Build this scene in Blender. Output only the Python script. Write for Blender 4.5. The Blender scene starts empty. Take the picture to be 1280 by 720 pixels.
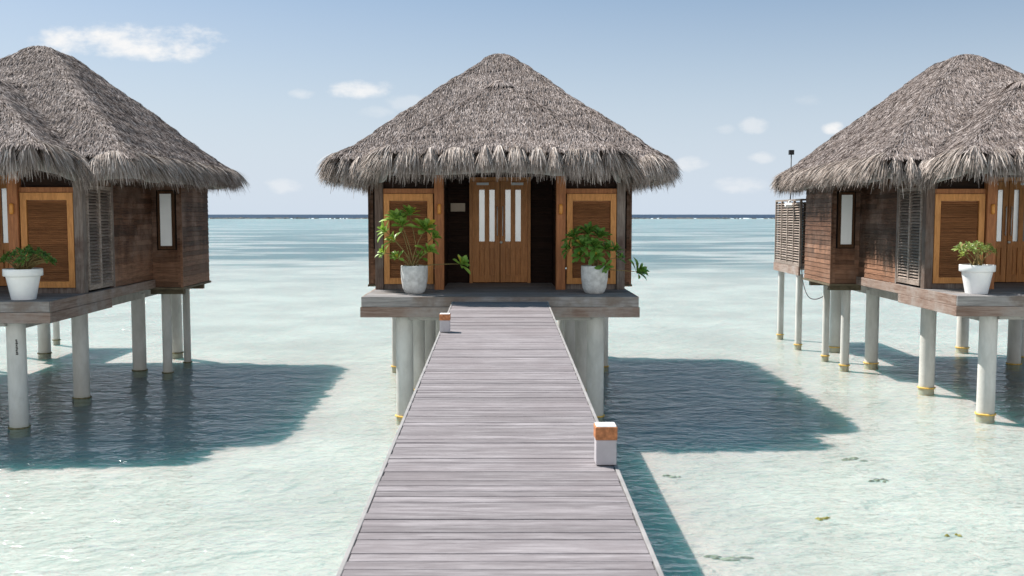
import bpy, math, random
import numpy as np
from mathutils import Vector, Matrix
random.seed(7); rng = np.random.default_rng(7)
S = bpy.context.scene
COL = S.collection
R = math.radians
# ------------------------------------------------------------------ camera
HC = 4.17; PITCH = 4.23; FPX = 1244.0
cam = bpy.data.cameras.new('camera'); camo = bpy.data.objects.new('camera', cam); COL.objects.link(camo)
camo.location = (0, 0, HC); camo.rotation_euler = (R(90 - PITCH), 0, 0)
cam.sensor_width = 36; cam.lens = 36 * FPX / 1280; cam.shift_x = 15 / 1280
cam.clip_start = .1; cam.clip_end = 60000
cam.dof.use_dof = True; cam.dof.focus_distance = 22; cam.dof.aperture_fstop = 3.2
S.camera = camo
S.render.resolution_x = 1024; S.render.resolution_y = 576
S.view_settings.view_transform = 'Standard'; S.view_settings.look = 'None'
S.view_settings.gamma = 1; S.view_settings.exposure = 0.9
# ------------------------------------------------------------------ sun
SUN_EL = 53.0
toS = Vector((-.83 * math.cos(R(SUN_EL)), .557 * math.cos(R(SUN_EL)), math.sin(R(SUN_EL))))
sl = bpy.data.lights.new('sun', 'SUN'); sl.energy = 5.0; sl.angle = R(.5); sl.color = (1, .94, .86)
so = bpy.data.objects.new('sun', sl); COL.objects.link(so)
so.rotation_euler = toS.to_track_quat('Z', 'Y').to_euler(); so.location = (0, 0, 50)

def P(px, py, Y):
    """point of the plane y = Y seen at a photograph position"""
    u = (px - 625) / FPX; v = (360 - py) / FPX; p = R(PITCH)
    d = Vector((u, math.cos(p) + v * math.sin(p), -math.sin(p) + v * math.cos(p)))
    t = Y / d.y
    return Vector((d.x * t, Y, HC + d.z * t))

# ------------------------------------------------------------------ node helpers
class NT:
    def __init__(s, tree): s.t = tree; s.n = tree.nodes; s.l = tree.links
    def new(s, typ, **kw):
        n = s.n.new(typ)
        for k, v in kw.items():
            if k.startswith('_'): n.inputs[k[1:].replace('_', ' ')].default_value = v
            else: setattr(n, k, v)
        return n
    def link(s, a, b): s.l.new(a, b)
    def val(s, sock, x):
        if isinstance(x, (int, float)): sock.default_value = x
        elif isinstance(x, (tuple, list)): sock.default_value = x if len(x) == len(sock.default_value) else (*x, 1)
        else: s.l.new(x, sock)
    def math(s, op, a, b=0.0, c=None, clamp=False):
        n = s.n.new('ShaderNodeMath'); n.operation = op; n.use_clamp = clamp
        s.val(n.inputs[0], a); s.val(n.inputs[1], b)
        if c is not None: s.val(n.inputs[2], c)
        return n.outputs[0]
    def mix(s, f, a, b, bt='MIX'):
        n = s.n.new('ShaderNodeMix'); n.data_type = 'RGBA'; n.blend_type = bt
        s.val(n.inputs[0], f); s.val(n.inputs[6], a); s.val(n.inputs[7], b)
        return n.outputs[2]
    def smooth(s, x, a, b, o0=0.0, o1=1.0):
        n = s.n.new('ShaderNodeMapRange'); n.interpolation_type = 'SMOOTHSTEP'
        s.val(n.inputs[0], x)
        n.inputs[1].default_value = a; n.inputs[2].default_value = b
        n.inputs[3].default_value = o0; n.inputs[4].default_value = o1
        return n.outputs[0]
    def noise(s, co, scale, detail=4, rough=.55, dist=0.0):
        n = s.n.new('ShaderNodeTexNoise'); n.inputs['Scale'].default_value = scale
        n.inputs['Detail'].default_value = detail; n.inputs['Roughness'].default_value = rough
        n.inputs['Distortion'].default_value = dist
        if co is not None: s.l.new(co, n.inputs['Vector'])
        return n.outputs['Fac']
    def mapping(s, co, scale=(1, 1, 1), loc=(0, 0, 0), rot=(0, 0, 0)):
        n = s.n.new('ShaderNodeMapping'); n.inputs['Scale'].default_value = scale
        n.inputs['Location'].default_value = loc; n.inputs['Rotation'].default_value = rot
        s.l.new(co, n.inputs['Vector']); return n.outputs[0]

# ------------------------------------------------------------------ world
w = bpy.data.worlds.new('World'); S.world = w; w.use_nodes = True
t = NT(w.node_tree); t.n.clear()
sky = t.new('ShaderNodeTexSky', sky_type='NISHITA', sun_disc=False, sun_elevation=R(SUN_EL),
            sun_rotation=math.atan2(toS.x, toS.y), altitude=0, air_density=1.0, dust_density=1.6, ozone_density=2.6)
gen = t.new('ShaderNodeTexCoord').outputs['Generated']
sep = t.new('ShaderNodeSeparateXYZ'); t.link(gen, sep.inputs[0])
yy = t.math('MAXIMUM', sep.outputs[1], .05)
cu = t.math('DIVIDE', sep.outputs[0], yy); cv = t.math('DIVIDE', sep.outputs[2], yy)
cmb = t.new('ShaderNodeCombineXYZ'); t.link(cu, cmb.inputs[0]); t.link(cv, cmb.inputs[1])
cn = t.noise(t.mapping(cmb.outputs[0], (1, 1.7, 1)), 19, 5, .55)
cn2 = t.noise(t.mapping(cmb.outputs[0], (1, 1.9, 1), (3, 1, 0)), 70, 5, .6)
nz = t.math('ADD', t.math('MULTIPLY', t.math('SUBTRACT', cn, .5), 2.6), t.math('MULTIPLY', t.math('SUBTRACT', cn2, .5), 1.1))
CLOUDS = [  # place in the sky, half sizes, strength
    (160, 52, 125, 27, .95), (215, 62, 66, 18, 1.0), (447, 112, 48, 15, .75), (379, 117, 20, 8, .5), (1040, 160, 16, 10, .85),
    (943, 156, 22, 12, .5), (952, 197, 20, 9, .5), (862, 205, 26, 11, .6), (925, 230, 40, 14, .5), (905, 162, 16, 8, .3),
    (505, 128, 30, 12, .32), (355, 232, 26, 12, .45), (470, 140, 26, 10, .28), (1010, 125, 26, 9, .2)]
tot = None
for (px, py, a, b, st) in CLOUDS:
    st = min(1, st * 1.15) if st > .7 else st * .85
    d = P(px, py, 1.0) - Vector((0, 0, HC))
    e = t.math('ADD', t.math('POWER', t.math('ABSOLUTE', t.math('DIVIDE', t.math('SUBTRACT', cu, d.x), a / FPX)), 2),
               t.math('POWER', t.math('ABSOLUTE', t.math('DIVIDE', t.math('SUBTRACT', cv, d.z), b / FPX)), 2))
    m = t.math('MULTIPLY', t.smooth(t.math('ADD', t.math('SUBTRACT', .75, e), nz), -.15, .95), st)
    m = t.math('MULTIPLY', m, t.smooth(e, 1.9, .6))
    tot = m if tot is None else t.math('MAXIMUM', tot, m)
tot = t.math('MULTIPLY', tot, t.smooth(sep.outputs[1], .1, .3))
# thin veil of moisture near the horizon
skyc = t.mix(t.smooth(sep.outputs[2], .24, -.005, 0, .88), sky.outputs[0], (6.9, 7.6, 8.45))
skyc = t.mix(.22, skyc, (4.4, 5.8, 7.6))
skyc = t.mix(t.smooth(sep.outputs[2], .17, .52), skyc, t.mix(1.0, skyc, (.17, .72, .84), 'MULTIPLY'))   # clear deep blue overhead
# unseen bright cloud bank added behind the camera to lift the shaded hut fronts
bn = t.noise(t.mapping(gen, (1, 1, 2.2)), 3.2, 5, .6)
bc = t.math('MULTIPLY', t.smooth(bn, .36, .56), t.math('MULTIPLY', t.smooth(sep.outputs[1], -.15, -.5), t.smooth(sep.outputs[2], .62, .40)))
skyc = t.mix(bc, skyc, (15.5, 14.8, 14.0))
skyc = t.mix(tot, skyc, (8.9, 8.85, 8.8))
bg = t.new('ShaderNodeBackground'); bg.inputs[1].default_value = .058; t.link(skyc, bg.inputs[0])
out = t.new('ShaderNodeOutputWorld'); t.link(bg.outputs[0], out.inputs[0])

# ------------------------------------------------------------------ materials
def mat(name):
    m = bpy.data.materials.new(name); m.use_nodes = True
    t = NT(m.node_tree); t.n.clear()
    o = t.new('ShaderNodeOutputMaterial')
    return m, t, o
def pbsdf(t, o, color, rough=.7, spec=.3, normal=None, metal=0.0):
    b = t.new('ShaderNodeBsdfPrincipled')
    t.val(b.inputs['Base Color'], color); t.val(b.inputs['Roughness'], rough)
    b.inputs['Specular IOR Level'].default_value = spec; t.val(b.inputs['Metallic'], metal)
    if normal is not None: t.link(normal, b.inputs['Normal'])
    t.link(b.outputs[0], o.inputs[0]); return b
def bump(t, h, dist, strength=1.0):
    b = t.new('ShaderNodeBump'); b.inputs['Distance'].default_value = dist
    b.inputs['Strength'].default_value = strength; t.link(h, b.inputs['Height']); return b.outputs[0]
def wood(name, c1, c2, c3=None, stretch=(1, 9, 9), scale=3.0, isl=.5, rough=.75, spec=.2, low=None, bd=.004):
    """c1..c2 along the grain, c3 = weathered patches, isl = board to board difference"""
    m, t, o = mat(name)
    tc = t.new('ShaderNodeTexCoord').outputs['Object']
    oi = t.new('ShaderNodeObjectInfo').outputs['Random']
    g = t.new('ShaderNodeNewGeometry').outputs['Random Per Island']
    vm = t.new('ShaderNodeVectorMath', operation='ADD'); t.link(tc, vm.inputs[0])
    off = t.new('ShaderNodeCombineXYZ')
    for i, k in enumerate((37, 91, 53)):
        t.link(t.math('ADD', t.math('MULTIPLY', g, k), t.math('MULTIPLY', oi, 19)), off.inputs[i])
    t.link(off.outputs[0], vm.inputs[1])
    grain = t.noise(t.mapping(vm.outputs[0], stretch), scale, 6, .62, .4)
    fine = t.noise(t.mapping(vm.outputs[0], tuple(2.2 * q for q in stretch)), scale * 2.6, 3, .6)
    f = t.smooth(t.math('ADD', t.math('MULTIPLY', grain, .75), t.math('MULTIPLY', fine, .25)), .32, .68)
    c = t.mix(f, c1, c2)
    if c3 is not None:
        patch = t.noise(t.mapping(tc, (.8, .8, .8), (5, 2, 8)), 1.3, 5, .65)
        c = t.mix(t.smooth(patch, .42, .68, 0, .85), c, c3)
    if low is not None:      # paler low on the wall: weathered boards, plus water-bounce light painted into the colour
        sz = t.new('ShaderNodeSeparateXYZ'); t.link(tc, sz.inputs[0])
        st = t.noise(t.mapping(tc, (2.2, 2.2, .5), (3, 3, 3)), 2.2, 4, .6)
        k = t.math('ADD', t.smooth(sz.outputs[2], low[1], low[0]), t.math('MULTIPLY', t.math('SUBTRACT', st, .5), 1.7))
        c = t.mix(t.math('MULTIPLY', t.smooth(k, .25, 1.0), t.math('ADD', .35, t.math('MULTIPLY', f, .5))), c, low[2])
    br = t.math('ADD', 1 - isl / 2, t.math('MULTIPLY', g, isl))
    hs = t.new('ShaderNodeHueSaturation'); t.link(br, hs.inputs['Value']); t.link(c, hs.inputs['Color'])
    pbsdf(t, o, hs.outputs[0], rough, spec, bump(t, f, bd, .7))
    return m
def plain(name, c, rough=.6, spec=.3, var=.12, scale=6, metal=0.0, bd=0.0):
    m, t, o = mat(name)
    tc = t.new('ShaderNodeTexCoord').outputs['Object']
    n = t.noise(tc, scale, 5, .6)
    c2 = tuple(min(1, q * (1 + var)) for q in c); c1 = tuple(q * (1 - var) for q in c)
    pbsdf(t, o, t.mix(t.smooth(n, .3, .7), c1, c2), rough, spec, bump(t, n, bd) if bd else None, metal)
    return m

M = {}
DZ0 = HC - 1.656
M['siding'] = wood('siding_wood', (.036, .017, .010), (.128, .060, .034), (.20, .130, .098), (1.1, 1.1, 14), 2.2, .75, low=(DZ0, DZ0 + 1.7, (.25, .130, .080)))
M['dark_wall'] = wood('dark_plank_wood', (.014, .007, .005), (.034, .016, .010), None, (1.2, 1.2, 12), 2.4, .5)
M['golden'] = wood('golden_wood', (.39, .160, .042), (.58, .260, .078), None, (7, 7, 1), 3, .25, .5, .35)
M['doorwood'] = wood('door_wood', (.40, .158, .046), (.61, .272, .090), None, (8, 8, .9), 3, .25, .45, .35)
M['post'] = wood('post_wood', (.26, .098, .038), (.45, .18, .070), None, (9, 9, .8), 3, .3, .6, .3)
M['framedark'] = wood('dark_frame_wood', (.05, .024, .012), (.10, .048, .024), None, (8, 8, 1), 3, .3)
M['brownlouvre'] = wood('brown_louvre_wood', (.17, .072, .030), (.32, .142, .060), None, (1, 8, 8), 3, .35, .6, .3)
M['greylouvre'] = wood('weathered_louvre_wood', (.16, .122, .10), (.34, .28, .245), None, (8, 1.5, 8), 3, .5)
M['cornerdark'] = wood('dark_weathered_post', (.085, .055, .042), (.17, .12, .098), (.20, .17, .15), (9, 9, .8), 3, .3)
M['greypost'] = wood('weathered_post_wood', (.13, .10, .085), (.27, .225, .20), (.09, .055, .045), (9, 9, .8), 3, .3)
M['fascia'] = wood('weathered_fascia_wood', (.20, .185, .18), (.36, .34, .33), (.17, .125, .10), (.8, .8, 11), 2, .25)
M['fasciabrown'] = wood('brown_fascia_wood', (.17, .105, .078), (.31, .235, .20), (.33, .30, .28), (.8, .8, 11), 2, .25)
M['decktop'] = wood('deck_plank_wood', (.15, .142, .145), (.27, .26, .265), (.18, .16, .15), (.7, 12, 12), 2, .35)
M['jetty'] = wood('jetty_plank_wood', (.132, .116, .124), (.278, .254, .268), (.176, .154, .163), (.9, 13, 13), 2.1, .30, .8, .15)
M['jettyedge'] = plain('jetty_edge_wood', (.26, .247, .248), .7, .2, .15, 5)
M['soffit'] = plain('underside_beam', (.13, .105, .07), .8, .2, .3, 4)
M['concrete_beam'] = plain('concrete_beam', (.40, .385, .365), .85, .2, .16, 5)
M['glass'] = plain('coated_glass', (.50, .54, .56), .10, .5, .04, 3, .45)
M['blind'] = plain('white_window_blind', (.93, .94, .94), .35, .5, .02, 3)
M['steel'] = plain('brushed_steel', (.86, .84, .80), .4, .5, .05, 8, .25)
M['plaque'] = plain('plaque_board', (.56, .46, .36), .6, .3, .05)
M['amber'] = plain('amber_shade', (.62, .26, .05), .35, .4, .1, 20)
M['whitepaint'] = plain('white_paint', (.78, .79, .80), .45, .4, .05, 5)
M['bollardside'] = plain('pale_painted_post', (.44, .41, .43), .6, .3, .06, 9)
M['rust'] = plain('rust_brown_band', (.42, .17, .075), .75, .2, .35, 26)
M['eave'] = plain('grey_eave_board', (.50, .49, .47), .7, .2, .15, 4)
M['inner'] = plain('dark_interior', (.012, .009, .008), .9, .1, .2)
M['black'] = plain('black_casing', (.02, .02, .022), .5, .3, .1)
M['soil'] = plain('potting_soil', (.05, .035, .025), .95, .1, .4, 40)
M['ceramic'] = plain('white_pot_glaze', (.80, .80, .80), .35, .4, .03, 4)
M['stem'] = plain('green_brown_stem', (.20, .15, .06), .7, .2, .3, 30)
M['rope'] = plain('yellow_collar', (.66, .42, .10), .7, .2, .35, 30)
M['weed'] = plain('brown_seaweed', (.28, .27, .215), .9, .1, .4, 12)
M['deadleaf'] = plain('yellow_dead_leaf', (.45, .33, .08), .8, .2, .3, 12)
M['rock'] = plain('reef_rock', (.16, .14, .125), .95, .1, .4, .6)
M['foam'] = plain('white_surf_foam', (.78, .80, .82), .9, .1, .1, .3)

# concrete pot with stains
m, t, o = mat('grey_concrete_pot'); M['concretepot'] = m
tc = t.new('ShaderNodeTexCoord').outputs['Object']
n1 = t.noise(tc, 7, 6, .65); n2 = t.noise(t.mapping(tc, (1, 1, .35)), 16, 4, .6)
c = t.mix(t.smooth(n1, .3, .72), (.46, .455, .44), (.70, .695, .68))
c = t.mix(t.smooth(n2, .58, .78, 0, .4), c, (.28, .27, .25))
pbsdf(t, o, c, .85, .2, bump(t, n1, .01, .5))
# pile: concrete with waterline growth
m, t, o = mat('pile_concrete'); M['pile'] = m
geo = t.new('ShaderNodeNewGeometry'); sp = t.new('ShaderNodeSeparateXYZ'); t.link(geo.outputs['Position'], sp.inputs[0])
n1 = t.noise(t.mapping(geo.outputs['Position'], (1, 1, .35)), 3, 6, .65); n2 = t.noise(geo.outputs['Position'], 14, 4, .6)
c = t.mix(t.smooth(n1, .3, .7), (.47, .465, .44), (.62, .615, .59))
c = t.mix(t.smooth(t.math('ADD', sp.outputs[2], t.math('MULTIPLY', n2, .5)), 1.0, .35, 0, .45), c, (.45, .42, .37))
c = t.mix(t.smooth(t.math('ADD', sp.outputs[2], t.math('MULTIPLY', n2, .12)), .16, .04, 0, .55), c, (.40, .38, .28))
pbsdf(t, o, c, .8, .25, bump(t, n2, .006, .5))
# thatch
def thatch(name, dark, mid, light):
    m, t, o = mat(name)
    g = t.new('ShaderNodeNewGeometry'); r = g.outputs['Random Per Island']
    oi = t.new('ShaderNodeObjectInfo').outputs['Random']
    tc = t.new('ShaderNodeTexCoord').outputs['Object']
    n = t.noise(t.mapping(tc, (1, 1, 1)), .9, 4, .6); n2 = t.noise(tc, 4.2, 3, .6)
    v = t.math('ADD', t.math('MULTIPLY', r, .62), t.math('ADD', t.math('MULTIPLY', n, .45), t.math('MULTIPLY', t.math('SUBTRACT', n2, .5), .45)))
    c = t.mix(t.smooth(v, .10, .55), dark, mid); c = t.mix(t.smooth(v, .5, .95), c, light)
    h = t.math('FRACT', t.math('MULTIPLY', r, 17.3))
    c = t.mix(t.smooth(h, .72, 1.0, 0, .5), c, (.19, .135, .095))
    b = pbsdf(t, o, c, .85, .15)
    return m
M['thatch'] = thatch('grey_palm_thatch', (.046, .035, .032), (.212, .174, .165), (.52, .455, .438))
M['fringe'] = thatch('grey_palm_fringe', (.075, .057, .049), (.34, .285, .258), (.70, .62, .575))
M['thatchbase'] = plain('thatch_underlay', (.055, .042, .036), .95, .1, .4, 5)
def leafmat(name, c1, c2, c3, f3):
    m, t, o = mat(name)
    r = t.new('ShaderNodeNewGeometry').outputs['Random Per Island']
    c = t.mix(r, c1, c2)
    h = t.math('FRACT', t.math('MULTIPLY', r, 23.7))
    c = t.mix(t.smooth(h, 1 - f3, 1 - f3 * .5), c, c3)
    b = t.new('ShaderNodeBsdfPrincipled'); t.link(c, b.inputs['Base Color']); b.inputs['Roughness'].default_value = .42
    b.inputs['Specular IOR Level'].default_value = .35
    tr = t.new('ShaderNodeBsdfTranslucent'); t.link(t.mix(.5, c, (.30, .42, .05)), tr.inputs[0])
    mx = t.new('ShaderNodeMixShader'); mx.inputs[0].default_value = .3
    t.link(b.outputs[0], mx.inputs[1]); t.link(tr.outputs[0], mx.inputs[2]); t.link(mx.outputs[0], o.inputs[0])
    return m
M['leaf'] = leafmat('bright_shrub_leaf', (.14, .29, .040), (.32, .48, .095), (.58, .47, .06), .10)
M['leafdark'] = leafmat('deep_shrub_leaf', (.07, .18, .030), (.17, .32, .062), (.46, .32, .05), .05)
M['leafmound'] = leafmat('dark_mound_leaf', (.055, .125, .026), (.115, .215, .045), (.30, .28, .05), .04)
M['leafsucc'] = leafmat('pale_succulent_leaf', (.150, .215, .050), (.300, .360, .110), (.42, .24, .14), .10)

# ------------------------------------------------------------------ mesh builder
class MB:
    def __init__(s): s.v = []; s.f = []; s.sm = []
    def add(s, vs, fs, smooth=False):
        b = len(s.v); s.v += [tuple(q) for q in vs]
        for f in fs: s.f.append(tuple(b + i for i in f)); s.sm.append(smooth)
    def box(s, x0, x1, y0, y1, z0, z1, mtx=None):
        if x0 > x1: x0, x1 = x1, x0
        if y0 > y1: y0, y1 = y1, y0
        vs = [Vector(p) for p in ((x0, y0, z0), (x1, y0, z0), (x1, y1, z0), (x0, y1, z0), (x0, y0, z1), (x1, y0, z1), (x1, y1, z1), (x0, y1, z1))]
        if mtx is not None: vs = [mtx @ q for q in vs]
        s.add(vs, [(0, 3, 2, 1), (4, 5, 6, 7), (0, 1, 5, 4), (1, 2, 6, 5), (2, 3, 7, 6), (3, 0, 4, 7)])
    def lathe(s, prof, cx, cy, n=32, smooth=True, cap=True):
        vs = []
        for (r, z) in prof:
            for k in range(n):
                a = 2 * math.pi * k / n; vs.append((cx + r * math.cos(a), cy + r * math.sin(a), z))
        fs = [(i * n + k, i * n + (k + 1) % n, (i + 1) * n + (k + 1) % n, (i + 1) * n + k) for i in range(len(prof) - 1) for k in range(n)]
        s.add(vs, fs, smooth)
        if cap:
            m_ = (len(prof) - 1) * n
            s.add(vs[:n], [tuple(range(n))[::-1]]); s.add(vs[m_:], [tuple(range(n))])
    def tube(s, pts, r0, r1=None, n=7):
        r1 = r0 if r1 is None else r1; pts = [Vector(p) for p in pts]; vs = []
        for i, p in enumerate(pts):
            d = (pts[min(i + 1, len(pts) - 1)] - pts[max(i - 1, 0)]).normalized()
            a = d.orthogonal().normalized() if i == 0 else (a - d * a.dot(d)).normalized()
            b = d.cross(a); r = r0 + (r1 - r0) * i / (len(pts) - 1)
            for k in range(n):
                q = 2 * math.pi * k / n; vs.append(p + a * r * math.cos(q) + b * r * math.sin(q))
        fs = [(i * n + k, i * n + (k + 1) % n, (i + 1) * n + (k + 1) % n, (i + 1) * n + k) for i in range(len(pts) - 1) for k in range(n)]
        fs += [tuple(range(n))[::-1], tuple((len(pts) - 1) * n + k for k in range(n))]
        s.add(vs, fs, True)
    def torus(s, c, R_, r, n=28, m_=8, jit=0.0):
        vs = []
        for i in range(n):
            a = 2 * math.pi * i / n; rr = r * (1 + jit * random.uniform(-1, 1))
            for j in range(m_):
                b = 2 * math.pi * j / m_
                vs.append((c[0] + (R_ + rr * math.cos(b)) * math.cos(a), c[1] + (R_ + rr * math.cos(b)) * math.sin(a), c[2] + rr * math.sin(b)))
        s.add(vs, [(i * m_ + j, ((i + 1) % n) * m_ + j, ((i + 1) % n) * m_ + (j + 1) % m_, i * m_ + (j + 1) % m_) for i in range(n) for j in range(m_)], True)
    def build(s, name, material, parent=None, off=(0, 0, 0), bevel=0.0):
        me = bpy.data.meshes.new(name)
        ox, oy, oz = off
        me.from_pydata([(a - ox, b - oy, c - oz) for a, b, c in s.v], [], s.f); me.update()
        me.polygons.foreach_set('use_smooth', s.sm)
        me.materials.append(material)
        o = bpy.data.objects.new(name, me); COL.objects.link(o)
        if parent is not None: o.parent = parent
        if bevel:
            b = o.modifiers.new('bevel', 'BEVEL'); b.width = bevel; b.segments = 2; b.limit_method = 'ANGLE'
        return o
def tag(o, label=None, cat=None, group=None, kind=None):
    for k, v in (('label', label), ('category', cat), ('group', group), ('kind', kind)):
        if v: o[k] = v
    return o
def empty(name, loc):
    o = bpy.data.objects.new(name, None); COL.objects.link(o); o.location = loc; o.empty_display_size = .3; return o
def copy_tree(o, parent=None):
    c = o.copy(); COL.objects.link(c)
    if parent is not None: c.parent = parent
    for ch in list(o.children): copy_tree(ch, c)
    return c

# ------------------------------------------------------------------ setting: sea bed, water
BED = -0.17
g = MB(); g.add([(-16000, -60, BED), (16000, -60, BED), (16000, 30000, BED), (-16000, 30000, BED)], [(0, 1, 2, 3)])
m, t, o = mat('lagoon_sand')
pos = t.new('ShaderNodeNewGeometry').outputs['Position']
sp = t.new('ShaderNodeSeparateXYZ'); t.link(pos, sp.inputs[0])
a = t.noise(pos, .22, 5, .6); b = t.noise(pos, 2.6, 5, .65)
c = t.mix(t.smooth(a, .3, .7), (.485, .415, .398), (.615, .530, .508))
c = t.mix(t.smooth(b, .50, .78, 0, .22), c, (.33, .35, .30))
# ripple ridges of the sand
# sea grass meadows farther out
gr = t.noise(t.mapping(pos, (.030, .080, 1), (1.7, .4, 0)), 1.0, 5, .6)
gm = t.math('MULTIPLY', t.smooth(gr, .44, .55), t.math('MULTIPLY', t.smooth(sp.outputs[1], 58, 95), .95))
c = t.mix(gm, c, (.13, .185, .20))
# the bed drops: bluer shallows, then the deep beyond the reef
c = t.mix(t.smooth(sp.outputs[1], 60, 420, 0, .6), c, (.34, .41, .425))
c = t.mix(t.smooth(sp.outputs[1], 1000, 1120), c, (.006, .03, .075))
b_ = pbsdf(t, o, c, .9, .1, bump(t, t.noise(t.mapping(pos, (1, 1.25, 1)), 3.4, 4, .62), .09, .8))
# light wanders sideways in the shallow water over the sand, least of it red
b_.subsurface_method = 'BURLEY'; b_.inputs['Subsurface Weight'].default_value = .42
b_.inputs['Subsurface Radius'].default_value = (.13, 1.0, .90); b_.inputs['Subsurface Scale'].default_value = 2.1
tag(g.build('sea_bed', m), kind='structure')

m, t, o = mat('lagoon_water')
pos = t.new('ShaderNodeNewGeometry').outputs['Position']
sp = t.new('ShaderNodeSeparateXYZ'); t.link(pos, sp.inputs[0])
h1 = t.noise(t.mapping(pos, (.7, 1.15, 1), (0, 0, 0), (0, 0, .25)), 1.0, 3, .5, .6)
h2 = t.noise(t.mapping(pos, (1.9, 3.1, 1), (4, 0, 0), (0, 0, -.07)), 1.0, 3, .55, .8)
h3 = t.noise(t.mapping(pos, (6, 8.5, 1), (9, 0, 0), (0, 0, .1)), 1.0, 2, .5, .5)
h = t.math('ADD', t.math('MULTIPLY', h1, .20), t.math('ADD', t.math('MULTIPLY', h2, .125), t.math('MULTIPLY', h3, .045)))
nrm = bump(t, h, 1.0, .72)
fr = t.new('ShaderNodeFresnel'); fr.inputs[0].default_value = 1.33; t.link(nrm, fr.inputs[1])
fac = t.math('MULTIPLY', fr.outputs[0], t.smooth(sp.outputs[1], 15, 120, .55, .85))
fac = t.math('MINIMUM', fac, t.smooth(sp.outputs[1], 700, 1050, .48, .16))
tr = t.new('ShaderNodeBsdfTransparent')
tint = t.mix(t.smooth(sp.outputs[1], 12, 140), (.775, .885, .878), (.755, .865, .885))
t.link(tint, tr.inputs[0])
gl = t.new('ShaderNodeBsdfGlossy'); gl.inputs['Roughness'].default_value = .06; t.link(nrm, gl.inputs['Normal'])
mx = t.new('ShaderNodeMixShader'); t.link(fac, mx.inputs[0]); t.link(tr.outputs[0], mx.inputs[1]); t.link(gl.outputs[0], mx.inputs[2])
t.link(mx.outputs[0], o.inputs[0])
g = MB(); g.add([(-16000, -60, 0), (16000, -60, 0), (16000, 30000, 0), (-16000, 30000, 0)], [(0, 1, 2, 3)])
tag(g.build('water', m), kind='structure')

# the outer reef: rocks awash and the line of surf
g = MB()
for k in range(900):
    x = random.uniform(-760, 760); y = 985 + random.uniform(-12, 12) + 8 * math.sin(x * .02)
    r = random.uniform(.5, 1.9) * (1 + .6 * math.sin(x * .045)); hh = random.uniform(.4, 1.15)
    n = 7; vs = [(x + r * 2.2 * math.cos(2 * math.pi * i / n) * random.uniform(.7, 1.2), y + r * math.sin(2 * math.pi * i / n), -.2) for i in range(n)]
    vs += [(x + r * 1.1 * math.cos(2 * math.pi * i / n) * random.uniform(.6, 1.3), y + r * .5 * math.sin(2 * math.pi * i / n), hh * random.uniform(.6, 1.1)) for i in range(n)]
    g.add(vs, [(i, (i + 1) % n, n + (i + 1) % n, n + i) for i in range(n)] + [tuple(range(n, 2 * n))])
tag(g.build('reef_rocks', M['rock']), kind='stuff', label='dark rocks awash along the distant reef below the horizon', cat='reef')
g = MB(); x = -760
while x < 760:
    L = random.uniform(10, 60); hh = random.uniform(.32, .45); y = 1010 + random.uniform(-8, 10); n = 9
    vs = []
    for i in range(n):
        q = i / (n - 1); e = math.sin(math.pi * q) * hh * random.uniform(.75, 1.1)
        for (dy, zz) in ((-3, -.1), (-1.2, .8), (.8, 1), (3, -.1)): vs.append((x + q * L, y + dy, zz * e))
    g.add(vs, [(i * 4 + j, (i + 1) * 4 + j, (i + 1) * 4 + j + 1, i * 4 + j + 1) for i in range(n - 1) for j in range(3)], True)
    x += L * random.uniform(.5, .8)
tag(g.build('surf', M['foam']), kind='stuff', label='thin white line of surf breaking on the far reef', cat='surf')

# ------------------------------------------------------------------ HUT (built at X = 0, origin at the water under its middle)
YO = 26.0; OFF = (0, YO, 0)
DZ = HC - 1.656            # deck level
hut = empty('water_hut', (0, YO, 0))
def part(mb, name, m, parent=None, bevel=0.0): return mb.build(name, M[m] if isinstance(m, str) else m, parent or hut, OFF, bevel)

# deck planks
g = MB(); y = 20.05
while y < 24.05:
    z = DZ + random.uniform(-.002, .002); g.box(-2.76, 2.76, y, y + .134, z - .04, z); y += .140
g.box(-2.7, 2.7, 20.1, 31.0, DZ - .20, DZ - .042)
part(g, 'deck', 'decktop')
g = MB(); g.box(-2.80, 2.80, 20.0, 20.045, DZ - .205, DZ - .003); part(g, 'fascia_board', 'fascia', bevel=.006)
g = MB(); g.box(-2.82, 2.82, 19.985, 20.045, DZ - .418, DZ - .210); part(g, 'fascia_board', 'fasciabrown', bevel=.006)
for s in (-1, 1):
    g = MB(); g.box(s * 2.765, s * 2.805, 20.05, 26.45, DZ - .215, DZ - .003); part(g, 'fascia_board', 'fasciabrown', bevel=.006)
    g = MB(); g.box(s * 2.765, s * 2.818, 20.05, 23.3, DZ - .418, DZ - .220); part(g, 'fascia_board', 'fasciabrown', bevel=.006)
g = MB()
for y in (20.35, 23.6, 27.6, 30.9): g.box(-1.85, 1.85, y - .14, y + .14, DZ - .5, DZ - .21)
for s in (-1, 1): g.box(s * 1.86, s * 2.10, 20.5, 31.0, DZ - .57, DZ - .222)
part(g, 'cross_beam', 'concrete_beam')

# piles
def pile(x, y, r, top, collar=True):
    g = MB(); n = 28
    g.lathe([(r, BED - .1), (r * 1.0, .3), (r * .99, top)], x, y, n); p = part(g, 'pile', 'pile')
    if collar:
        g = MB(); g.torus((x, y, .01), r + .014, .018, 30, 8, .25); part(g, 'collar', 'rope', p)
for s in (-1, 1):
    for y in (20.42, 23.6, 27.6, 31.0): pile(s * 1.97, y, .178, DZ - .42 if y < 21 else DZ - .45)
    pile(s * 2.85, 27.15, .12, 2.2); pile(s * 2.85, 29.0, .10, 2.2)
pile(-3.0, 31.5, .105, DZ - .25); pile(-2.92, 34.2, .105, DZ - .25)

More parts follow.
